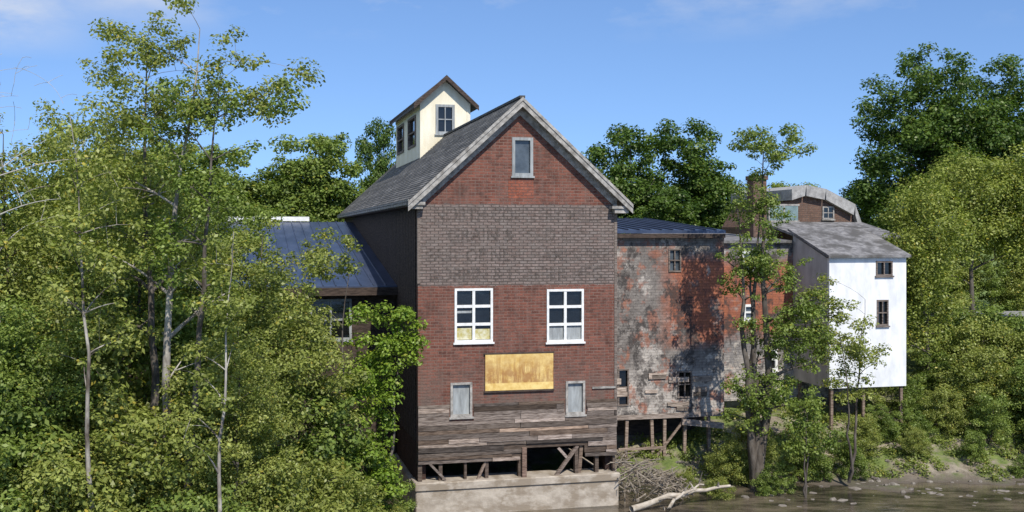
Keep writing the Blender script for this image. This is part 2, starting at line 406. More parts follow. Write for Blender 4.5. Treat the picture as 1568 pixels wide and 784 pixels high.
mb = MB()
rng = random.Random(3)
z = 4.12
while z < 6.55:
    h = rng.uniform(.13, .24); u = 0
    while u < W - .01:
        L = min(rng.uniform(1.2, 5), W - u)
        k = rng.choice([.35, .6, .8, 1.0, 1.2, 1.5, 2.0]) * rng.uniform(.85, 1.1)
        t = rng.uniform(-.014, .014)
        if not (z < 4.75 and u + L / 2 > 4.6 and u + L / 2 < 7.6):
            top = z + h - .012
            warm = rng.choice([(1, .97, .93), (1, .88, .76), (1, .99, .98)])
            cc = (k * warm[0], k * warm[1], k * warm[2])
            hit = [w for w in wins if u < w[1] and u + L > w[0] and z < w[3] and top > w[2]]
            if not hit:
                mb.box((u + .008, -.05 - rng.uniform(0, .05), z), (u + L - .008, .0, top), cc, rot=(0, t, 0))
            else:
                a, b, c, d = hit[0]
                if a - u > .1: mb.box((u + .008, -.06, z), (a - .07, .0, top), cc)
                if u + L - b > .1: mb.box((b + .07, -.06, z), (u + L - .008, .0, top), cc)
        u += L
    z += h
mb.box((0, .0, 4.62), (W, .4, 4.995), (.5, .45, .4))
mb.box((0, .0, 4.12), (4.75, .4, 4.615), (.5, .45, .4))
mb.box((7.5, .0, 4.3), (W, .4, 4.615), (.5, .45, .4))
for u in (0.1, 1.0, 2.1, 3.05, 4.55, 7.15, 8.1, 8.9):
    w = rng.uniform(.05, .1); top = 4.2 if u < 4.7 else 4.65
    mb.box((u - w, .05, 3.28), (u + w, .3, top), (.6, .55, .5))
mb.beam((4.7, -.05, 3.35), (4.7, -.05, 4.65), .2, .2, (1.1, .9, .8))
mb.beam((6.15, 0, 3.3), (7.2, 0.1, 4.6), .14, .14, (1.1, 1.05, 1.)); mb.beam((6.3, .1, 4.55), (6.7, .1, 4.1), .12, .12, (1.9, 1.9, 1.9))
mb.beam((.5, 0, 4.15), (1.2, 0, 3.4), .1, .1, (1, 1, 1)); mb.beam((2.6, 0, 3.3), (3.0, 0.1, 4.1), .1, .1, (1.3, 1.2, 1.1))
mb.beam((7.3, .2, 3.3), (7.4, .2, 4.6), .16, .16, (.9, .8, .7))
mb.build('weathered_planking', 'wood_grey', mill)
mb = MB()
mb.box((-.12, -.2, -1.5), (W + .05, 1.0, 3.28)); mb.box((-.16, -.28, 3.0), (W + .1, 1.05, 3.36))
mb.box((W - .1, 1.06, -1.5), (W + .08, 20, 3.0)); mb.box((-.2, 1.06, -1.5), (.1, 20, 3.27))
mb.build('concrete_foundation', 'concrete', mill, bevel=.04)

cu0, cu1, cv0, cv1 = 3.02, 6.02, 18.5, 29.5; ce = 22.0; cp = 23.35; cm = (cu0 + cu1) / 2
mb = MB()
mb.prism([(cu0, 18.0), (cu1, 18.0), (cu1, ce), (cm, cp), (cu0, ce)], cv0, cv0 + .2)
cf = mb.build('cupola_front', 'cream', mill)
cut(cf, [((3.93, cv0 - 1, 20.1), (5.1, cv0 + 1, 21.9))])
mb = MB(); mb.box((cu0, cv0 + .2, 18.0), (cu0 + .2, cv1 - .2, ce)); sw = mb.build('cupola_side', 'cream', mill)
cut(sw, [((cu0 - 1, 20.3, 19.5), (cu0 + 1, 23.6, 21.45)), ((cu0 - 1, 25.5, 19.5), (cu0 + 1, 28.7, 21.45))])
mb = MB(); mb.box((cu1 - .2, cv0 + .2, 18.0), (cu1, cv1 - .2, ce)); mb.prism([(cu0, 18.0), (cu1, 18.0), (cu1, ce), (cm, cp), (cu0, ce)], cv1 - .2, cv1)
mb.build('cupola_back_walls', 'cream', mill)
window(mill, 'cupola_window', 3.93, 5.1, 20.1, 21.9, cv0, 2, 2, 'plywood', 'glass', fw=.16, mw=.03)
mb = MB()
for a, b in ((20.3, 23.6), (25.5, 28.7)):
    mb.box((cu0 - .06, a, 21.3), (cu0 + .1, b, 21.45)); mb.box((cu0 - .06, a, 19.5), (cu0 + .1, b, 19.65))
    mb.box((cu0 - .058, a, 19.65), (cu0 + .1, a + .3, 21.3)); mb.box((cu0 - .058, b - .3, 19.65), (cu0 + .1, b, 21.3))
    mb.box((cu0 - .04, a + .3, 20.4), (cu0 + .1, b - .3, 20.5))
mb.build('cupola_side_frames', 'wood_grey', mill)
mb = MB()
for a, b in ((20.3, 23.6), (25.5, 28.7)): mb.box((cu0 + .11, a, 19.5), (cu0 + .13, b, 21.45))
mb.build('cupola_side_glass', 'glass', mill)
sl = (cp - ce) / (cu1 - cm)
mb = MB()
for s_ in (-1, 1):
    e = cm + s_ * (1.5 + .42); ze = cp + .22 - sl * 1.92
    mb.prism([(cm, cp + .22), (e, ze), (e, ze - .2), (cm, cp + .02)], cv0 - .45, cv1 + .45)
mb.build('cupola_roof', 'slate', mill)
mb = MB()
for s_ in (-1, 1):
    e = cm + s_ * 1.98; ze = cp + .26 - sl * 1.98
    mb.prism([(cm, cp + .27), (e, ze), (e, ze - .3), (cm, cp - .03)], cv0 - .53, cv0 - .46)
mb.box((cu0 - .42, cv0 - .3, ce - .22), (cu0 - .36, cv1 + .4, ce - .02))
mb.build('cupola_roof_edge', 'wood_dark', mill)
mb = MB(); mb.box((cu0 - .04, cv0 - .04, 18), (cu0 + .16, cv0 - .002, ce)); mb.box((cu1 - .16, cv0 - .04, 19), (cu1 + .04, cv0 - .002, ce))
mb.box((cu0 - .05, cv0, ce - .3), (cu0 - .002, cv1, ce - .03)); mb.build('cupola_corner_boards', 'cream', mill)

# ------------------------------------------------------------------ LEFT WING
lw = empty('mill_side_wing', (-4.05, 47.0, 0), YAW)
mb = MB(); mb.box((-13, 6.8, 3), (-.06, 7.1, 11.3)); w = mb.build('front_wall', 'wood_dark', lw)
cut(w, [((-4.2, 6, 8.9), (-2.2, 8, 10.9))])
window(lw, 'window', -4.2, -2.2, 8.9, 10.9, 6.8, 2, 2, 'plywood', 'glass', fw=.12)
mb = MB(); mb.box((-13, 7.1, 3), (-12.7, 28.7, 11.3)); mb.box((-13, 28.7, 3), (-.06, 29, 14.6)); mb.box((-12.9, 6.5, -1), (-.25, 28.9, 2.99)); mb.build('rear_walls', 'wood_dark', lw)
mb = MB()
def shed(mb, u0, u1, v0, v1, z0, z1, th):
    vs = [(u0, v0, z0), (u1, v0, z0), (u1, v1, z1), (u0, v1, z1)]
    vs += [(x, y, z - th) for x, y, z in vs]
    mb.add(vs, [(0, 1, 2, 3), (7, 6, 5, 4), (0, 4, 5, 1), (1, 5, 6, 2), (2, 6, 7, 3), (3, 7, 4, 0)])
shed(mb, -13.3, -.06, 6.2, 29, 11.55, 14.9, .15)
u = -13.2
while u < -.2:
    mb.beam((u, 6.19, 11.58), (u, 29, 14.93), .05, .07); u += .6
mb.build('metal_roof', 'metal_blue', lw)
mb = MB(); mb.box((-13.3, 6.12, 11.1), (-.06, 6.18, 11.48)); mb.build('fascia', 'wood_dark', lw)
mb = MB(); mb.box((-13, 28.9, 14.95), (-3.0, 29.3, 15.25)); mb.build('rear_parapet', 'white', lw)

# ------------------------------------------------------------------ RIGHT WING
rw = empty('stucco_wing', (-4.05, 47.0, 0), YAW)
mb = MB(); mb.box((9.1, 6, 4.84), (17, 6.35, 14.0)); w = mb.build('front_wall', 'patchy', rw)
ops = [(13.9, 14.6, 12.1, 13.3), (11.15, 11.75, 5.3, 7.2), (14.4, 15.2, 5.6, 7.0)]
cut(w, [((a, 5, c), (b, 7, d)) for a, b, c, d in ops])
for i, (a, b, c, d) in enumerate(ops):
    window(rw, 'window_%d' % i, a, b, c, d, 6, 2 if i != 1 else 1, 2, 'wood_grey', 'glass' if i != 0 else 'glass_grey', fw=.08, mw=.03, sill=False)
mb = MB(); mb.box((16.7, 6.35, 4.84), (17, 15.7, 14)); mb.box((9.1, 15.7, 4.84), (17, 16, 14)); mb.build('rear_walls', 'patchy', rw)
mb = MB(); shed(mb, 9.08, 16.9, 5.6, 16.2, 14.25, 15.0, .16)
u = 9.2
while u < 16.8:
    mb.beam((u, 5.6, 14.28), (u, 16.2, 15.03), .05, .07); u += .6
mb.build('metal_roof', 'metal_blue', rw)
mb = MB(); mb.box((9.08, 5.62, 13.86), (16.9, 5.68, 14.07)); mb.build('fascia', 'wood_dark', rw)
mb = MB()
mb.box((9.1, 5.95, 4.6), (17, 6.3, 4.83), (1.6, 1.6, 1.6))
for u in (11.6, 13.1, 13.7, 14.8, 16.2): mb.beam((u, 6.1, 2.0), (u + rng.uniform(-.1, .1), 6.1, 4.6), .16, .16, (1.5, 1.4, 1.3))
mb.beam((11.2, 6.0, 3.1), (13.6, 6.0, 3.1), .1, .12, (1.6, 1.5, 1.4)); mb.beam((13.2, 6, 2.6), (14.8, 6, 4.5), .1, .1, (1.4, 1.3, 1.2))
mb.beam((14.6, 5.9, 4.4), (16.9, 5.9, 4.1), .2, .3, (1.9, 1.9, 1.9))
for i in range(16):
    a = rng.uniform(9.3, 15.6); zz = 4.9 + rng.random() * 1.8; k = rng.choice([.5, .9, 1.6, 2.4])
    mb.box((a, 5.93 - i * .002, zz), (a + rng.uniform(.5, 1.4), 5.985 - i * .002, zz + rng.uniform(.15, .3)), (k, k, k * .97), rot=(0, rng.uniform(-.04, .04), 0))
mb.build('crawlspace_posts', 'wood_grey', rw)
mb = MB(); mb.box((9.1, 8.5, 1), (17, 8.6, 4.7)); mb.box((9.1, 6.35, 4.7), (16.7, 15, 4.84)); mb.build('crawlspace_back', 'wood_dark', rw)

bw = empty('brick_annex', (-4.05, 47.0, 0), YAW)
mb = MB(); mb.box((17.02, 10, 4.7), (27.6, 10.35, 13.55)); w = mb.build('front_wall', 'red_wall', bw)
ops = [(19.9, 20.7, 11.9, 13.1), (20.0, 20.7, 9.2, 10.1), (21.4, 22.1, 6.3, 7.6)]
cut(w, [((a, 9, c), (b, 11, d)) for a, b, c, d in ops])
for i, (a, b, c, d) in enumerate(ops):
    window(bw, 'window_%d' % i, a, b, c, d, 10, 1, 2, 'white', 'glass_grey' if i < 2 else 'glass', fw=.14, mw=.05)
mb = MB(); mb.box((27.3, 10.35, 4.7), (27.6, 20, 13.55)); mb.box((17.02, 10.35, 4.7), (17.3, 20, 13.55)); mb.box((17.3, 19.7, 4.7), (27.3, 20, 13.55)); mb.build('rear_walls', 'grey_wall', bw)
mb = MB(); shed(mb, 17.0, 22.95, 9.7, 20.2, 13.7, 14.2, .14); mb.build('roof', 'shingle', bw)
mb = MB(); mb.box((22.2, 13.2, 13.6), (23.05, 14.05, 17.3)); mb.box((22.13, 13.12, 17.3), (23.12, 14.13, 17.55)); mb.build('chimney', 'brown_wall', bw)
mb = MB(); mb.box((17.1, 10.5, 1), (27.5, 19, 4.69)); mb.build('foundation', 'rock', bw)

wa = empty('white_annex', (-4.05, 47.0, 0), YAW)
mb = MB(); mb.box((23.07, 6, 5.8), (27.7, 6.2, 12.78)); w = mb.build('front_wall', 'white_wall', wa)
ops = [(25.85, 26.85, 11.8, 12.6), (25.9, 26.6, 9.1, 10.5)]
cut(w, [((a, 5, c), (b, 7, d)) for a, b, c, d in ops])
for i, (a, b, c, d) in enumerate(ops): window(wa, 'window_%d' % i, a, b, c, d, 6, 2, 1 if i == 0 else 2, 'wood_grey', 'glass', fw=.08, mw=.03)
def sidewall(mb, u0, u1):
    prof = [(6.2, 5.8), (9.98, 5.8), (9.98, 14.0), (6.2, 12.75)]
    vs = [(u0, a, b) for a, b in prof] + [(u1, a, b) for a, b in prof]
    mb.add(vs, [(3, 2, 1, 0), (4, 5, 6, 7), (0, 1, 5, 4), (1, 2, 6, 5), (2, 3, 7, 6), (3, 0, 4, 7)])
mb = MB(); sidewall(mb, 23.07, 23.27); sidewall(mb, 27.5, 27.7); mb.box((23.27, 6.2, 5.8), (27.5, 9.98, 6.0)); mb.build('side_walls', 'grey_wall', wa)  # sides grey, not white like the front: their shade is in the colour
mb = MB(); shed(mb, 22.9, 27.85, 5.75, 10.3, 12.92, 14.38, .13); mb.build('roof', 'shingle', wa)
mb = MB()
for u in (23.3, 25.2, 27.5):
    for v in (6.2, 9.6): mb.beam((u, v, 2.5), (u, v, 5.8), .15, .15, (1.2, 1.1, 1))
mb.build('stilts', 'wood_grey', wa)

gh = empty('gambrel_house', (-4.05, 47.0, 0), YAW)
gp = [(0, 9), (6.2, 9), (6.2, 14.3), (5.6, 16.0), (3.4, 17.0), (1.3, 17.2), (.9, 16.0), (0.0, 14.6)]
gu, gv = 28.3, 22.0
mb = MB(); mb.prism([(gu + a, b) for a, b in gp], gv, gv + 9); mb.build('walls', 'brown_wall', gh)
mb = MB()
top = [(0.9, 17.15), (2.0, 17.45), (3.5, 17.2), (5.75, 16.15), (6.5, 14.2)]
for (a, b), (c, d) in zip(top[:-1], top[1:]):
    mb.prism([(gu + a, b), (gu + c, d), (gu + c - .12, d - .75), (gu + a, b - .75)], gv - .4, gv + 9.3)
mb.build('curved_roof', 'pale_shingle', gh)
mb = MB(); mb.box((gu - .9, gv - .7, 15.0), (gu + 1.2, gv - .6, 16.0)); mb.build('sunroom_glass', 'glass_green', gh)
mb = MB(); mb.box((gu - 1, gv - .72, 16.0), (gu + 1.3, gv, 16.12)); mb.box((gu - 1, gv - .72, 14.6), (gu + 1.3, gv, 15.0)); mb.box((gu - 1, gv - .7, 15), (gu - .9, gv, 16)); mb.box((gu + .1, gv - .72, 15), (gu + .2, gv - .6, 16)); mb.build('sunroom_frame', 'trim', gh)
window(gh, 'window', gu + 3.4, gu + 4.3, 15.1, 16.0, gv, 2, 2, 'trim', 'glass', fw=.1, mw=.03, inset=-.02, proud=.1)
mb = MB(); shed(mb, gu - 1.5, gu + 6, gv - 6, gv - .8, 13.9, 14.9, .15); mb.build('low_roof', 'shingle', gh)

# ------------------------------------------------------------------ TERRAIN
PY = [-200, 40, 47, 50, 53.5, 57, 60, 66, 72, 80, 100, 150, 400, 3500]
PZ = [-1.5, -.4, .9, 1.35, 1.95, 2.9, 3.9, 5.0, 6.2, 7.4, 7.6, 9.0, 11, 12.2]
def H(x, y):
    h = np.interp(y, PY, PZ)
    l = 0.4 + 5.2 * np.clip((-5.0 - x) / 9.0, 0, 1) ** .8 if x < -5 else -9
    h = max(h, l)
    if abs(x) < 90 and -20 < y < 130:
        a = .45 if y < 74 else .1
        h += a * (mn.noise(Vector((x * .28, y * .28, 0))) + .5 * mn.noise(Vector((x * .9, y * .9, 3))))
    return h
xs = np.concatenate([[-3000, -1500, -700, -300, -150, -90], np.arange(-70, -10, 1.5), np.arange(-10, 48, .4), np.arange(48, 90, 2), [120, 200, 400, 900, 1800, 3000]])
ys = np.concatenate([[-200, -80], np.arange(-20, 42, 2.5), np.arange(42, 72, .4), np.arange(72, 120, 2), [130, 150, 200, 300, 500, 900, 1800, 3500]])
vs = [(x, y, H(x, y)) for y in ys for x in xs]
nx = len(xs)
fs = [(j * nx + i, j * nx + i + 1, (j + 1) * nx + i + 1, (j + 1) * nx + i) for j in range(len(ys) - 1) for i in range(nx - 1)]
def ground_mat():
    m, nt, b, out = new_mat('ground_soil')
    v = mapping(nt); tc = N(nt, 'ShaderNodeTexCoord'); sp = N(nt, 'ShaderNodeSeparateXYZ'); nt.links.new(tc.outputs['Object'], sp.inputs[0])
    soil = mixc(nt, noise_n(nt, v, 1.6, 8, .7), (0.15, 0.12, 0.085), (0.35, 0.30, 0.225))
    grass = mixc(nt, noise_n(nt, v, 2.5, 6, .7), (0.08, 0.12, 0.025), (0.18, 0.22, 0.055))
    lawn = mixc(nt, noise_n(nt, v, .4, 6, .7), (0.12, 0.18, 0.035), (0.20, 0.25, 0.06))
    grass = mixc(nt, ramp(nt, sp.outputs[1], 76, 82), grass, lawn)
    g = math_n(nt, 'MAXIMUM', noise_n(nt, v, .45, 6, .65, .46, .56), ramp(nt, sp.outputs[2], 4.2, 5.6))
    c = mixc(nt, g, soil, grass)
    c = mixc(nt, ramp(nt, sp.outputs[2], 2.3, 1.9), c, (0.10, 0.08, 0.06))
    nt.links.new(c, b.inputs['Base Color']); b.inputs['Roughness'].default_value = .95
    bump(nt, b, noise_n(nt, v, 5, 8, .7, 0, 1), .8, .12)
    return m
mats['ground'] = ground_mat()
me = bpy.data.meshes.new('ground'); me.from_pydata(vs, [], fs); me.materials.append(mats['ground'])
me.polygons.foreach_set('use_smooth', [True] * len(me.polygons))
link(bpy.data.objects.new('ground', me))

def water_mat():
    m, nt, b, out = new_mat('river_water')
    v = mapping(nt, (.6, 1.8, 1))
    nt.links.new(mixc(nt, noise_n(nt, v, .5, 8, .7, .42, .6), (0.035, 0.03, 0.022), (0.15, 0.12, 0.085)), b.inputs['Base Color'])
    b.inputs['Roughness'].default_value = .07; b.inputs['Specular IOR Level'].default_value = .5
    bump(nt, b, noise_n(nt, v, 2.2, 4, .6, 0, 1), .3, .06)
    return m
mats['water'] = water_mat()
mb = MB(); mb.add([(-400, -190, WATER), (600, -190, WATER), (600, 60, WATER), (-400, 60, WATER)], [(0, 1, 2, 3)]); mb.build('river', 'water')

mb = MB(); n = 20
for i in range(n):
    xa = 30 + i * 3; xb = xa + 3
    ya = 84 + i * .15; yb = ya + 5
    mb.add([(xa, ya, 7.72), (xb, ya + .15, 7.72), (xb, yb + .15, 7.77), (xa, yb, 7.77)], [(0, 1, 2, 3)])
mb.build('road', 'asphalt')

# ------------------------------------------------------------------ VEGETATION
def leaf_mesh(name, cen, rad, npc, size, c1, c2, seed, flat=.65, aspect=.6, cs=0.6):
    rs = np.random.RandomState(seed)
    cen = np.array(cen, dtype=np.float64); rad = np.array(rad); K = len(cen)
    cnt = np.maximum(3, (npc * (rad / rad.mean()) ** 2).astype(int))
    idx = np.repeat(np.arange(K), cnt); n = len(idx)
    g = rs.normal(size=(n, 3)); g /= np.linalg.norm(g, axis=1, keepdims=True)
    r = rs.rand(n, 1) ** .5
    off = g * r * rad[idx][:, None]; off[:, 2] *= flat
    P = cen[idx] + off
    nor = rs.normal(size=(n, 3)) * .55 + np.array([0, 0, .75]) + g * .75
    nor /= np.linalg.norm(nor, axis=1, keepdims=True)
    t = rs.normal(size=(n, 3)); t[:, 2] -= .3
    a = np.cross(nor, t); a /= np.linalg.norm(a, axis=1, keepdims=True) + 1e-9
    b = np.cross(nor, a)
    s = size * rs.uniform(.6, 1.35, size=(n, 1))
    a = a * s * .5; b = b * s * .5 * aspect
    V = np.stack([P - a, P + b - a * .15, P + a, P - b - a * .15], axis=1).reshape(-1, 3)
    V = V.astype(np.float32)
    me = bpy.data.meshes.new(name)
    me.vertices.add(4 * n); me.loops.add(4 * n); me.polygons.add(n)
    me.vertices.foreach_set('co', V.ravel())
    me.loops.foreach_set('vertex_index', np.arange(4 * n, dtype=np.int32))
    me.polygons.foreach_set('loop_start', np.arange(0, 4 * n, 4, dtype=np.int32))
    me.update(calc_edges=True)
    cl = rs.rand(K)[idx]; lf = rs.rand(n)
    f = np.clip(cs * cl + (1 - cs) * lf, 0, 1)[:, None]
    col = np.array(c1)[None] * (1 - f) + np.array(c2)[None] * f
    col *= rs.uniform(.7, 1.3, size=(n, 1))
    yel = rs.rand(n) < .03
    col[yel] = col[yel] * np.array([1.6, 1.2, .9])
    C = np.ones((n, 4, 4), dtype=np.float32); C[:, :, :3] = col[:, None, :]
    ca = me.color_attributes.new('Col', 'FLOAT_COLOR', 'POINT'); ca.data.foreach_set('color', C.ravel())
    me.materials.append(mats['leaf'])
    return me

def bez(a, b, c, n):
    return [a * (1 - t) ** 2 + b * 2 * t * (1 - t) + c * t * t for t in [i / n for i in range(n + 1)]]

def tree(name, base, lobes, height, tr=.2, nclus=120, npc=120, crad=.7, leaf=.16, c1=(.05, .09, .02), c2=(.12, .17, .04), bark='bark', seed=1,
         lean=(0, 0), stems=1, surf=.45, flat=.65, twig=True, limbs=14, wiggle=.25, base_sink=.5, spread=.1):
    rs = random.Random(seed); par = empty(name, base)
    vol = [l[3] * l[4] * l[5] for l in lobes]; C = []; Rr = []
    for _ in range(nclus):
        l = rs.choices(lobes, vol)[0]
        while True:
            d = Vector((rs.gauss(0, 1), rs.gauss(0, 1), rs.gauss(0, 1)))
            if d.length > .01: break
        d.normalize(); r = rs.random() ** surf
        p = Vector((l[0] + d.x * r * l[3], l[1] + d.y * r * l[4], l[2] + d.z * r * l[5]))
        C.append(p); Rr.append(crad * rs.uniform(.55, 1.45))
    mb = MB(); trunks = []
    for s in range(stems):
        ang = 2 * math.pi * s / max(stems, 1) + rs.random()
        sp = 0 if stems == 1 else spread * height
        p = []; nn = 12; wx = wy = 0
        hh = height * (1 if s == 0 else rs.uniform(.7, .95))
        for i in range(nn + 1):
            t = i / nn
            wx += rs.uniform(-1, 1) * wiggle * .5; wy += rs.uniform(-1, 1) * wiggle * .5
            p.append(Vector((lean[0] * t * t + wx * (t > 0) + math.cos(ang) * sp * t, lean[1] * t * t + wy * (t > 0) + math.sin(ang) * sp * t, -base_sink + (hh + base_sink) * t)))
        r0 = tr * rs.uniform(.7, 1)
        mb.tube(p, [max(.012, r0 * (1 - .93 * (i / nn) ** .9)) for i in range(nn + 1)], 8)
        trunks.append((p, r0))
    nodes = []
    for p, r0 in trunks:
        for i in range(3, len(p)): nodes.append((p[i], r0 * (1 - .9 * i / (len(p) - 1))))
    step = max(1, len(C) // max(limbs, 1))
    order = sorted(range(len(C)), key=lambda i: -C[i].z)
    limb_set = order[::step]
    def connect(c, maxr, nseg):
        best = None; bd = 1e9
        for q, rr in nodes:
            d = (c - q); dist = d.length
            pen = 0 if d.z > dist * .25 else (dist * .25 - d.z) * 1.6
            v = dist + pen
            if v < bd: bd = v; best = (q, rr)
        q, rr = best; d = c - q
        mid = q + d * .5 + Vector((rs.uniform(-.1, .1), rs.uniform(-.1, .1), .12)) * d.length
        pts = bez(q, mid, c, nseg)
        r = min(max(rr * .6, .008), maxr)
        mb.tube(pts, [max(.006, r * (1 - .8 * i / nseg)) for i in range(nseg + 1)], 5)
        for i in range(1, nseg + 1): nodes.append((pts[i], r * (1 - .75 * i / nseg)))
    for i in limb_set: connect(C[i], tr * .5, 5)
    if twig:
        ls = set(limb_set)
        for i in range(len(C)):
            if i not in ls: connect(C[i], tr * .2, 3)
    mb.build('trunk_and_branches', bark, par, smooth=True)
    if npc > 0:
        o = bpy.data.objects.new('crown', leaf_mesh(name + '_crown', C, Rr, npc, leaf, c1, c2, seed, flat)); link(o, par)
    return par

def inst(src, name, loc, yaw, sc=1.0, scz=None):
    e = empty(name, loc, yaw); e.scale = (sc, sc, scz or sc)
    for ch in src.children:
        o = bpy.data.objects.new(ch.name.split('.')[0], ch.data); link(o, e)
    return e

YG1, YG2 = (.135, .170, .032), (.32, .345, .09)
MG1, MG2 = (.095, .145, .027), (.235, .295, .065)
DG1, DG2 = (.038, .080, .015), (.125, .19, .036)

tree('slender_tree', (-11.0, 34, 4.4), [(.5, 0, 14.5, 2.6, 2.2, 2.6), (3.2, 0, 14.2, 1.6, 1.5, 1.5), (-1, 0, 11, 1.8, 1.8, 2.6), (1.2, .5, 8.0, 1.8, 1.8, 2.5)], 16.0, .21, 95, 110, .5, .13, YG1, YG2, 'bark_pale', 11, lean=(1.0, 0), limbs=20)
tree('slender_tree', (-11.8, 35.5, 4.6), [(-.5, 0, 14, 2.4, 2, 2.8), (.9, 0, 10.5, 1.6, 1.8, 2.4), (-1.5, 0, 8.2, 2, 2, 2.4)], 15.6, .2, 85, 110, .5, .13, YG1, YG2, 'bark', 12, lean=(-.3, 0), limbs=18)
tree('slender_tree', (-9.7, 33, 4.0), [(.2, 0, 13.2, 1.8, 1.8, 2.5), (1.8, 0, 14.6, 1.7, 1.4, 1.1), (-.2, 0, 10.0, 1.5, 1.6, 2.5)], 14.8, .19, 66, 100, .45, .13, MG1, MG2, 'bark', 13, lean=(.7, 0), limbs=14)
tree('slender_tree', (-12.0, 31, 4.4), [(0, 0, 9, 1.6, 1.6, 4)], 13, .13, 40, 90, .45, .13, YG1, YG2, 'bark_pale', 14, lean=(-.8, 0), limbs=10)
tree('slender_tree', (-8.6, 31.5, 2.6), [(.2, 0, 9.5, 1.2, 1.2, 2.2), (-.3, 0, 6.5, 1.3, 1.3, 2.0)], 11.5, .11, 34, 90, .42, .13, YG1, YG2, 'bark_pale', 15, lean=(.4, 0), limbs=9)
t1 = tree('maple_tree', (-17.2, 38, 5), [(0, 0, 9.5, 3.2, 3, 4.2), (1.5, 0, 6, 3, 3, 3), (-2, -.5, 7, 2.6, 2.6, 3.2)], 12.5, .22, 200, 150, .7, .15, YG1, YG2, 'bark', 21)
t2 = tree('maple_tree', (-13.5, 40, 5), [(0, 0, 8.0, 3, 3, 4.2), (1.8, -.5, 5, 2.8, 2.6, 3)], 11.0, .2, 180, 150, .7, .15, MG1, MG2, 'bark', 22)
inst(t1, 'maple_tree', (-9.6, 41.5, 3.2), 2.0, .92, .86)
inst(t2, 'maple_tree', (-20.5, 37, 5), 1.1, 1.1)
inst(t2, 'maple_tree', (-14.8, 33.5, 4), 2.9, .72, .68)
inst(t1, 'maple_tree', (-8.9, 34.5, 3.0), 4.0, .62, .62)
inst(t1, 'maple_tree', (-18, 47, 5), 3.3, 1.05, 1.15)
inst(t2, 'maple_tree', (-12.8, 47, 5), .3, .95, 1.0)
tree('dead_tree', (-16.6, 36, 5), [(0, 0, 12.2, 3.0, 2.2, 3.6)], 14.6, .15, 90, 0, .5, .1, bark='bark_dead', seed=5, limbs=24)
tree('young_tree', (-7.6, 43.5, 2.4), [(.3, 0, 10.6, 1.3, 1.2, 1.2), (-.9, 0, 8.0, 1.5, 1.3, 2.0), (.3, 0, 5.5, 1.5, 1.3, 1.8)], 10.8, .1, 85, 110, .45, .14, YG1, YG2, 'bark', 42, stems=2)
s1 = tree('shrub', (-13.0, 31, 3.2), [(0, 0, 2.6, 2.2, 2.0, 2.4), (1.6, 0, 1.6, 1.6, 1.5, 1.6)], 3.5, .08, 100, 160, .55, .14, YG1, YG2, 'bark', 31, stems=3)
s2 = tree('shrub', (-9.2, 31.5, 2.2), [(0, 0, 2.4, 1.9, 1.8, 2.4), (-1.4, 0, 1.4, 1.5, 1.5, 1.5)], 3.3, .08, 90, 160, .5, .14, MG1, MG2, 'bark', 32, stems=3)
k = 0
for (x, y, z, s) in [(-15.5, 30, 4, 1.1), (-11.2, 33, 3.4, 1.2), (-16.5, 34, 5, 1.4), (-7.9, 36.5, 1.6, 1.1), (-10.5, 38, 3.4, 1.35), (-13.8, 36.5, 4.4, 1.5), (-18.5, 33, 5, 1.5), (-6.6, 40, 1.2, .95), (-8.2, 42, 2.2, 1.4), (-7.3, 33.0, 1.6, .8), (-5.3, 45.3, 1.2, .62), (-5.0, 43.5, .8, .5)]:
    inst(s1 if k % 2 else s2, 'shrub', (x, y, z), k * 1.3, s); k += 1
tree('mill_side_tree', (-5.7, 45.0, 1.8), [(.2, 0, 8.1, 1.5, 1.1, 1.5), (-.3, 0, 5.6, 1.6, 1.3, 1.9), (-.2, 0, 2.6, 1.5, 1.2, 2.0), (1.7, -.3, 8.2, 1.2, .6, 1.3)], 8.8, .12, 120, 110, .45, .16, (.12, .20, .022), (.27, .36, .05), 'bark', 41, stems=2)
tree('riverside_tree', (11.6, 52, 2.2), [(.9, 0, 16.0, 2.0, 1.5, 1.3), (.2, 0, 13.2, 1.4, 1.2, 1.8), (.3, 0, 10.4, 2.2, 1.4, 2.0), (1.6, 0, 7.3, 2.5, 1.4, 2.2), (.2, 0, 4.3, 2.1, 1.4, 1.9)], 15.8, .28, 290, 85, .42, .14, MG1, MG2, 'bark', 51, stems=4, limbs=34, wiggle=.35, spread=.05)
tree('riverside_tree', (16.2, 52.5, 2.6), [(0, 0, 5.8, 1.7, 1.3, 2.4), (-.9, 0, 8.2, 1.3, 1, 1.4)], 8.3, .10, 85, 80, .42, .14, YG1, YG2, 'bark', 52, stems=2)
tree('riverside_tree', (13.6, 50.5, 2.0), [(0, 0, 3.2, 1.4, 1.2, 1.8)], 4.2, .07, 50, 80, .42, .14, MG1, MG2, 'bark', 53, stems=2)
WG1, WG2 = (.15, .19, .03), (.32, .35, .085)
wl = tree('willow_tree', (23.9, 63, 4.6), [(0, 0, 9.5, 2.8, 2.6, 3.6), (-.6, 0, 5.8, 2.6, 2.4, 3.2)], 12, .2, 170, 150, .7, .17, WG1, WG2, 'bark', 61, flat=1.3)
w2 = tree('willow_tree', (32.5, 77, 6.8), [(0, 0, 10.5, 3.6, 3, 2.6), (2.5, 0, 8.0, 3.4, 3, 3.2), (-2.2, 0, 7.5, 2.8, 2.6, 3.2)], 12, .25, 210, 150, .85, .2, WG1, WG2, 'bark', 62, flat=.9)
inst(w2, 'willow_tree', (38.0, 78, 7), 2.5, 1.1)
big = tree('oak_tree', (36.0, 94, 7.5), [(0, 0, 15.6, 6, 5.5, 7.0), (-3, 0, 11, 4.2, 4, 4.5), (4, 0, 12, 4.5, 4.5, 6)], 20, .5, 400, 165, 1.15, .30, DG1, DG2, 'bark', 71)
inst(big, 'oak_tree', (43.5, 96, 7.5), 2.0, 1.0, .97)
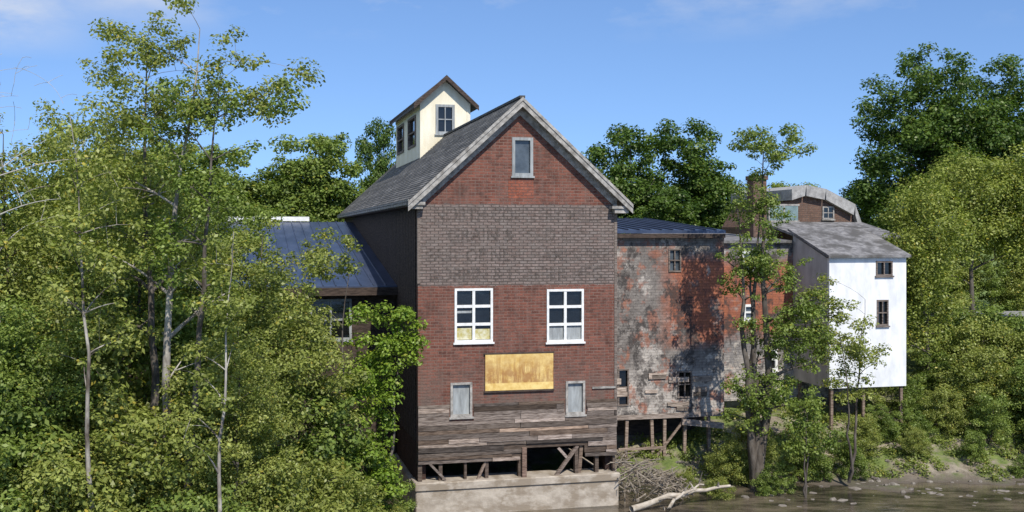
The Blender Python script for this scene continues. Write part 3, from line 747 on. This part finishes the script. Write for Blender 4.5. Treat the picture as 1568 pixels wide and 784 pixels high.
b2 = tree('oak_tree', (10.2, 96, 8), [(0, 0, 9.8, 3.9, 4, 6.4), (1, 0, 5.5, 4, 4, 4)], 14.5, .4, 220, 170, 1.0, .30, DG1, DG2, 'bark', 72)
b3 = tree('ash_tree', (-16.5, 92, 8), [(0, 0, 10.5, 4.4, 4, 4.6), (2.2, 0, 6.5, 4, 4, 4), (-2.6, 0, 7.2, 3.6, 3.6, 4)], 14, .4, 220, 170, 1.0, .30, MG1, MG2, 'bark', 73)
inst(b2, 'oak_tree', (15.8, 98, 8), 1.7, 1.05, 1.04)
inst(b2, 'oak_tree', (12.5, 92, 7), 3.7, .85, .7)
inst(b3, 'ash_tree', (22.5, 108, 8), 1.2, .8, .72)
inst(b3, 'ash_tree', (28.5, 112, 8), 2.2, .9, .78)
inst(b2, 'oak_tree', (34, 105, 8), 5.2, .9, .72)
inst(b2, 'oak_tree', (-12.3, 103, 8), .6, .62, 1.08)
inst(b3, 'ash_tree', (-23.5, 88, 8), 4.6, 1.05, .9)
inst(b3, 'ash_tree', (-29.5, 94, 8), 5.6, 1.1, .95)
inst(b3, 'ash_tree', (-38, 98, 8), .9, 1.2, .95)
inst(b3, 'ash_tree', (-10.5, 97, 8), 2.9, .7, .75)
inst(b3, 'ash_tree', (-17.5, 90, 8), 3.9, .95, .85)
lst = [(25.5, 60, 1.0), (28, 58.0, 1.0), (30.5, 60, 1.1), (26.8, 63, 1.1), (33.2, 57, 1.0), (24, 61.5, .8), (35.5, 61, .85), (29.5, 64, 1.1), (22.2, 60.5, .6), (31, 68, .8), (35, 68, .6), (37.5, 63, .7),
       (27, 68, 1.2), (21, 57.5, .5), (25.0, 57.2, .7), (30.5, 56.6, .8), (27.3, 55.9, .55), (33, 64, .85), (23.2, 58.8, .6), (36, 57.5, .9), (31.8, 54.8, .6), (28.8, 61.5, 1.1), (27.8, 64.5, 1.3)]
for i, (x, y, s) in enumerate(lst):
    inst(s1 if i % 3 == 0 else s2, 'shrub', (x, y, H(x, y) - .3), i * 1.7, s * .95)
for i in range(12):
    x = 33 + i * 2.6; y = 93 + (i % 3)
    inst(s2 if i % 2 else s1, 'hedge', (x, y, H(x, y) - .3), i * 1.1, 1.0 + .15 * (i % 3))
for i, (x, y, s) in enumerate([(10.5, 53, .5), (14.6, 54, .55), (18.0, 56.2, .5), (12.4, 51.0, .42), (9.6, 50.6, .35), (23.5, 55.5, .4), (20.5, 55.6, .35), (16.5, 54.2, .5), (12.0, 54.5, .6), (25.6, 54.3, .3), (8.2, 51.6, .3), (34.5, 53.8, .5), (29, 54.2, .4), (19.3, 57.5, .45)]):
    inst(s2 if i % 2 else s1, 'shrub', (x, y, H(x, y) - .2), i * 2.1, s)

rs = np.random.RandomState(5); C = []; Rr = []
for _ in range(3000):
    x = rs.uniform(5.5, 40); y = rs.uniform(51.5, 68)
    if mn.noise(Vector((x * .35, y * .5, 7))) < -.1 + (y < 55) * .12 or H(x, y) < 2.02: continue
    C.append((x, y, H(x, y) + .12)); Rr.append(rs.uniform(.18, .5))
o = bpy.data.objects.new('bank_vegetation', leaf_mesh('bank_vegetation', C, Rr, 50, .13, (.11, .16, .03), (.28, .31, .08), 9, .7)); link(o)
rs = np.random.RandomState(8); C = []; Rr = []
for i in range(420):
    x = rs.uniform(-260, 260); C.append((x, 260 + rs.uniform(-8, 8), 10 + rs.rand() * (9 + 5 * math.sin(x * .05) + 3 * math.sin(x * .17)))); Rr.append(rs.uniform(3, 5))
o = bpy.data.objects.new('distant_trees', leaf_mesh('distant_trees', C, Rr, 110, 1.4, (.05, .085, .03), (.11, .15, .06), 3, .9)); link(o)

mb = MB(); rr = random.Random(4)
def rock(mb, x, y, z, s):
    ph = (1 + 5 ** .5) / 2
    vs = [(-1, ph, 0), (1, ph, 0), (-1, -ph, 0), (1, -ph, 0), (0, -1, ph), (0, 1, ph), (0, -1, -ph), (0, 1, -ph), (ph, 0, -1), (ph, 0, 1), (-ph, 0, -1), (-ph, 0, 1)]
    fs = [(0, 11, 5), (0, 5, 1), (0, 1, 7), (0, 7, 10), (0, 10, 11), (1, 5, 9), (5, 11, 4), (11, 10, 2), (10, 7, 6), (7, 1, 8), (3, 9, 4), (3, 4, 2), (3, 2, 6), (3, 6, 8), (3, 8, 9), (4, 9, 5), (2, 4, 11), (6, 2, 10), (8, 6, 7), (9, 8, 1)]
    k = [s * rr.uniform(.6, 1.2), s * rr.uniform(.6, 1.2), s * rr.uniform(.3, .6)]; a = rr.random() * 6
    o = []
    for v in vs:
        q = [v[i] * k[i] * .5 * rr.uniform(.8, 1.2) for i in range(3)]
        o.append((x + q[0] * math.cos(a) - q[1] * math.sin(a), y + q[0] * math.sin(a) + q[1] * math.cos(a), z + q[2]))
    mb.add(o, fs)
for _ in range(420):
    x = rr.uniform(5, 36); y = rr.gauss(52.5, 2.0)
    if y < 48: continue
    rock(mb, x, y, max(H(x, y), WATER - .05), rr.choice([.08, .12, .15, .2, .28]) * rr.uniform(.7, 1.2))
mb.build('shore_rocks', 'rock')

def log(name, a, b, r, seed):
    q = random.Random(seed); a = Vector(a); b = Vector(b); mb = MB(); n = 8; pts = []
    for i in range(n + 1):
        t = i / n; pts.append(a.lerp(b, t) + Vector((0, q.uniform(-.12, .12), q.uniform(-.06, .1) + .25 * math.sin(t * 3))))
    mb.tube(pts, [r * (1 - .6 * i / n) for i in range(n + 1)], 7)
    for i in (2, 4, 5, 7):
        d = Vector((q.uniform(-.3, .8), q.uniform(-.5, .3), q.uniform(.2, .8))); L = q.uniform(.5, 1.4)
        mb.tube(bez(pts[i], pts[i] + d * L * .5 + Vector((0, 0, .1)), pts[i] + d * L, 4), [r * .45, r * .4, r * .3, r * .2, r * .08], 5)
    mb.build(name, 'drift', None, smooth=True)
log('driftwood_log', (5.2, 47.6, 2.0), (9.9, 49.6, 2.5), .15, 1)
log('driftwood_log', (6.6, 47.4, 2.0), (8.7, 49.5, 2.6), .09, 2)
mb = MB(); q = random.Random(12)
for i in range(260):
    c = Vector((q.uniform(4.3, 7.9), q.uniform(48.8, 52), 0)); c.z = 2.0 + max(0, 2.0 - .42 * (c.x - 4.3)) * q.random() + .2
    d = Vector((q.uniform(-1, 1), q.uniform(-1, 1), q.uniform(-.5, .6))).normalized() * q.uniform(.4, 1.5)
    r = q.uniform(.012, .045); mb.tube([c - d * .5, c + Vector((0, 0, q.uniform(-.1, .1))), c + d * .5], [r, r * .9, r * .4], 4)
mb.build('brush_pile', 'brush')
# ------------------------------------------------------------------ LIGHT, SKY, CAMERA
az = R(22); el = R(48)
ts = Vector((math.sin(az) * math.cos(el), -math.cos(az) * math.cos(el), math.sin(el)))
sun = bpy.data.lights.new('sun', 'SUN'); sun.energy = 5.0; sun.angle = R(.5); sun.color = (1, .945, .85)
so = bpy.data.objects.new('sun', sun); so.rotation_euler = ts.to_track_quat('Z', 'Y').to_euler(); link(so)
wd = bpy.data.worlds.new('World'); scene.world = wd; wd.use_nodes = True
nt = wd.node_tree
for n_ in list(nt.nodes): nt.nodes.remove(n_)
out = N(nt, 'ShaderNodeOutputWorld'); bg = N(nt, 'ShaderNodeBackground'); sky = N(nt, 'ShaderNodeTexSky')
sky.sky_type = 'NISHITA'; sky.sun_disc = False; sky.sun_elevation = el; sky.sun_rotation = math.atan2(ts.x, ts.y)
sky.air_density = 1.0; sky.dust_density = .1; sky.ozone_density = 2.0
tc = N(nt, 'ShaderNodeTexCoord')
va = N(nt, 'ShaderNodeVectorMath', operation='ADD'); va.inputs[1].default_value = (0, 0, .14)
vn = N(nt, 'ShaderNodeVectorMath', operation='NORMALIZE')
nt.links.new(tc.outputs['Generated'], va.inputs[0]); nt.links.new(va.outputs[0], vn.inputs[0]); nt.links.new(vn.outputs[0], sky.inputs[0])
mp = N(nt, 'ShaderNodeMapping'); mp.inputs['Scale'].default_value = (1, 1, 2.6); mp.inputs['Location'].default_value = (.35, .1, 0)
nt.links.new(tc.outputs['Generated'], mp.inputs[0])
sp = N(nt, 'ShaderNodeSeparateXYZ'); nt.links.new(tc.outputs['Generated'], sp.inputs[0])
cl = noise_n(nt, mp.outputs[0], 3.2, 8, .58, .53, .70)
msk = math_n(nt, 'MULTIPLY', cl, ramp(nt, sp.outputs[2], .17, .22))
# a cumulus bank standing to the west
cl2 = noise_n(nt, mp.outputs[0], 6.0, 8, .6, .36, .56)
west = math_n(nt, 'MULTIPLY', ramp(nt, sp.outputs[0], -.34, -.42), ramp(nt, sp.outputs[2], .145, .185))
msk = math_n(nt, 'MAXIMUM', msk, math_n(nt, 'MULTIPLY', cl2, west))
skc = mixc(nt, 1.0, sky.outputs[0], (1.0, 1.16, 1.38), 'MULTIPLY')
col = mixc(nt, math_n(nt, 'MULTIPLY', msk, .8), skc, (6.0, 6.2, 6.6))
nt.links.new(col, bg.inputs[0]); bg.inputs[1].default_value = .13
nt.links.new(bg.outputs[0], out.inputs[0])

cam = bpy.data.cameras.new('camera'); cam.lens = 36 * 1672 / 1568; cam.sensor_width = 36; cam.shift_y = -32 / 1568; cam.clip_end = 6000
co = bpy.data.objects.new('camera', cam); co.location = (0, 0, 14); co.rotation_euler = (R(90), 0, 0); link(co); scene.camera = co
scene.view_settings.view_transform = 'Standard'; scene.view_settings.look = 'None'; scene.view_settings.exposure = 0
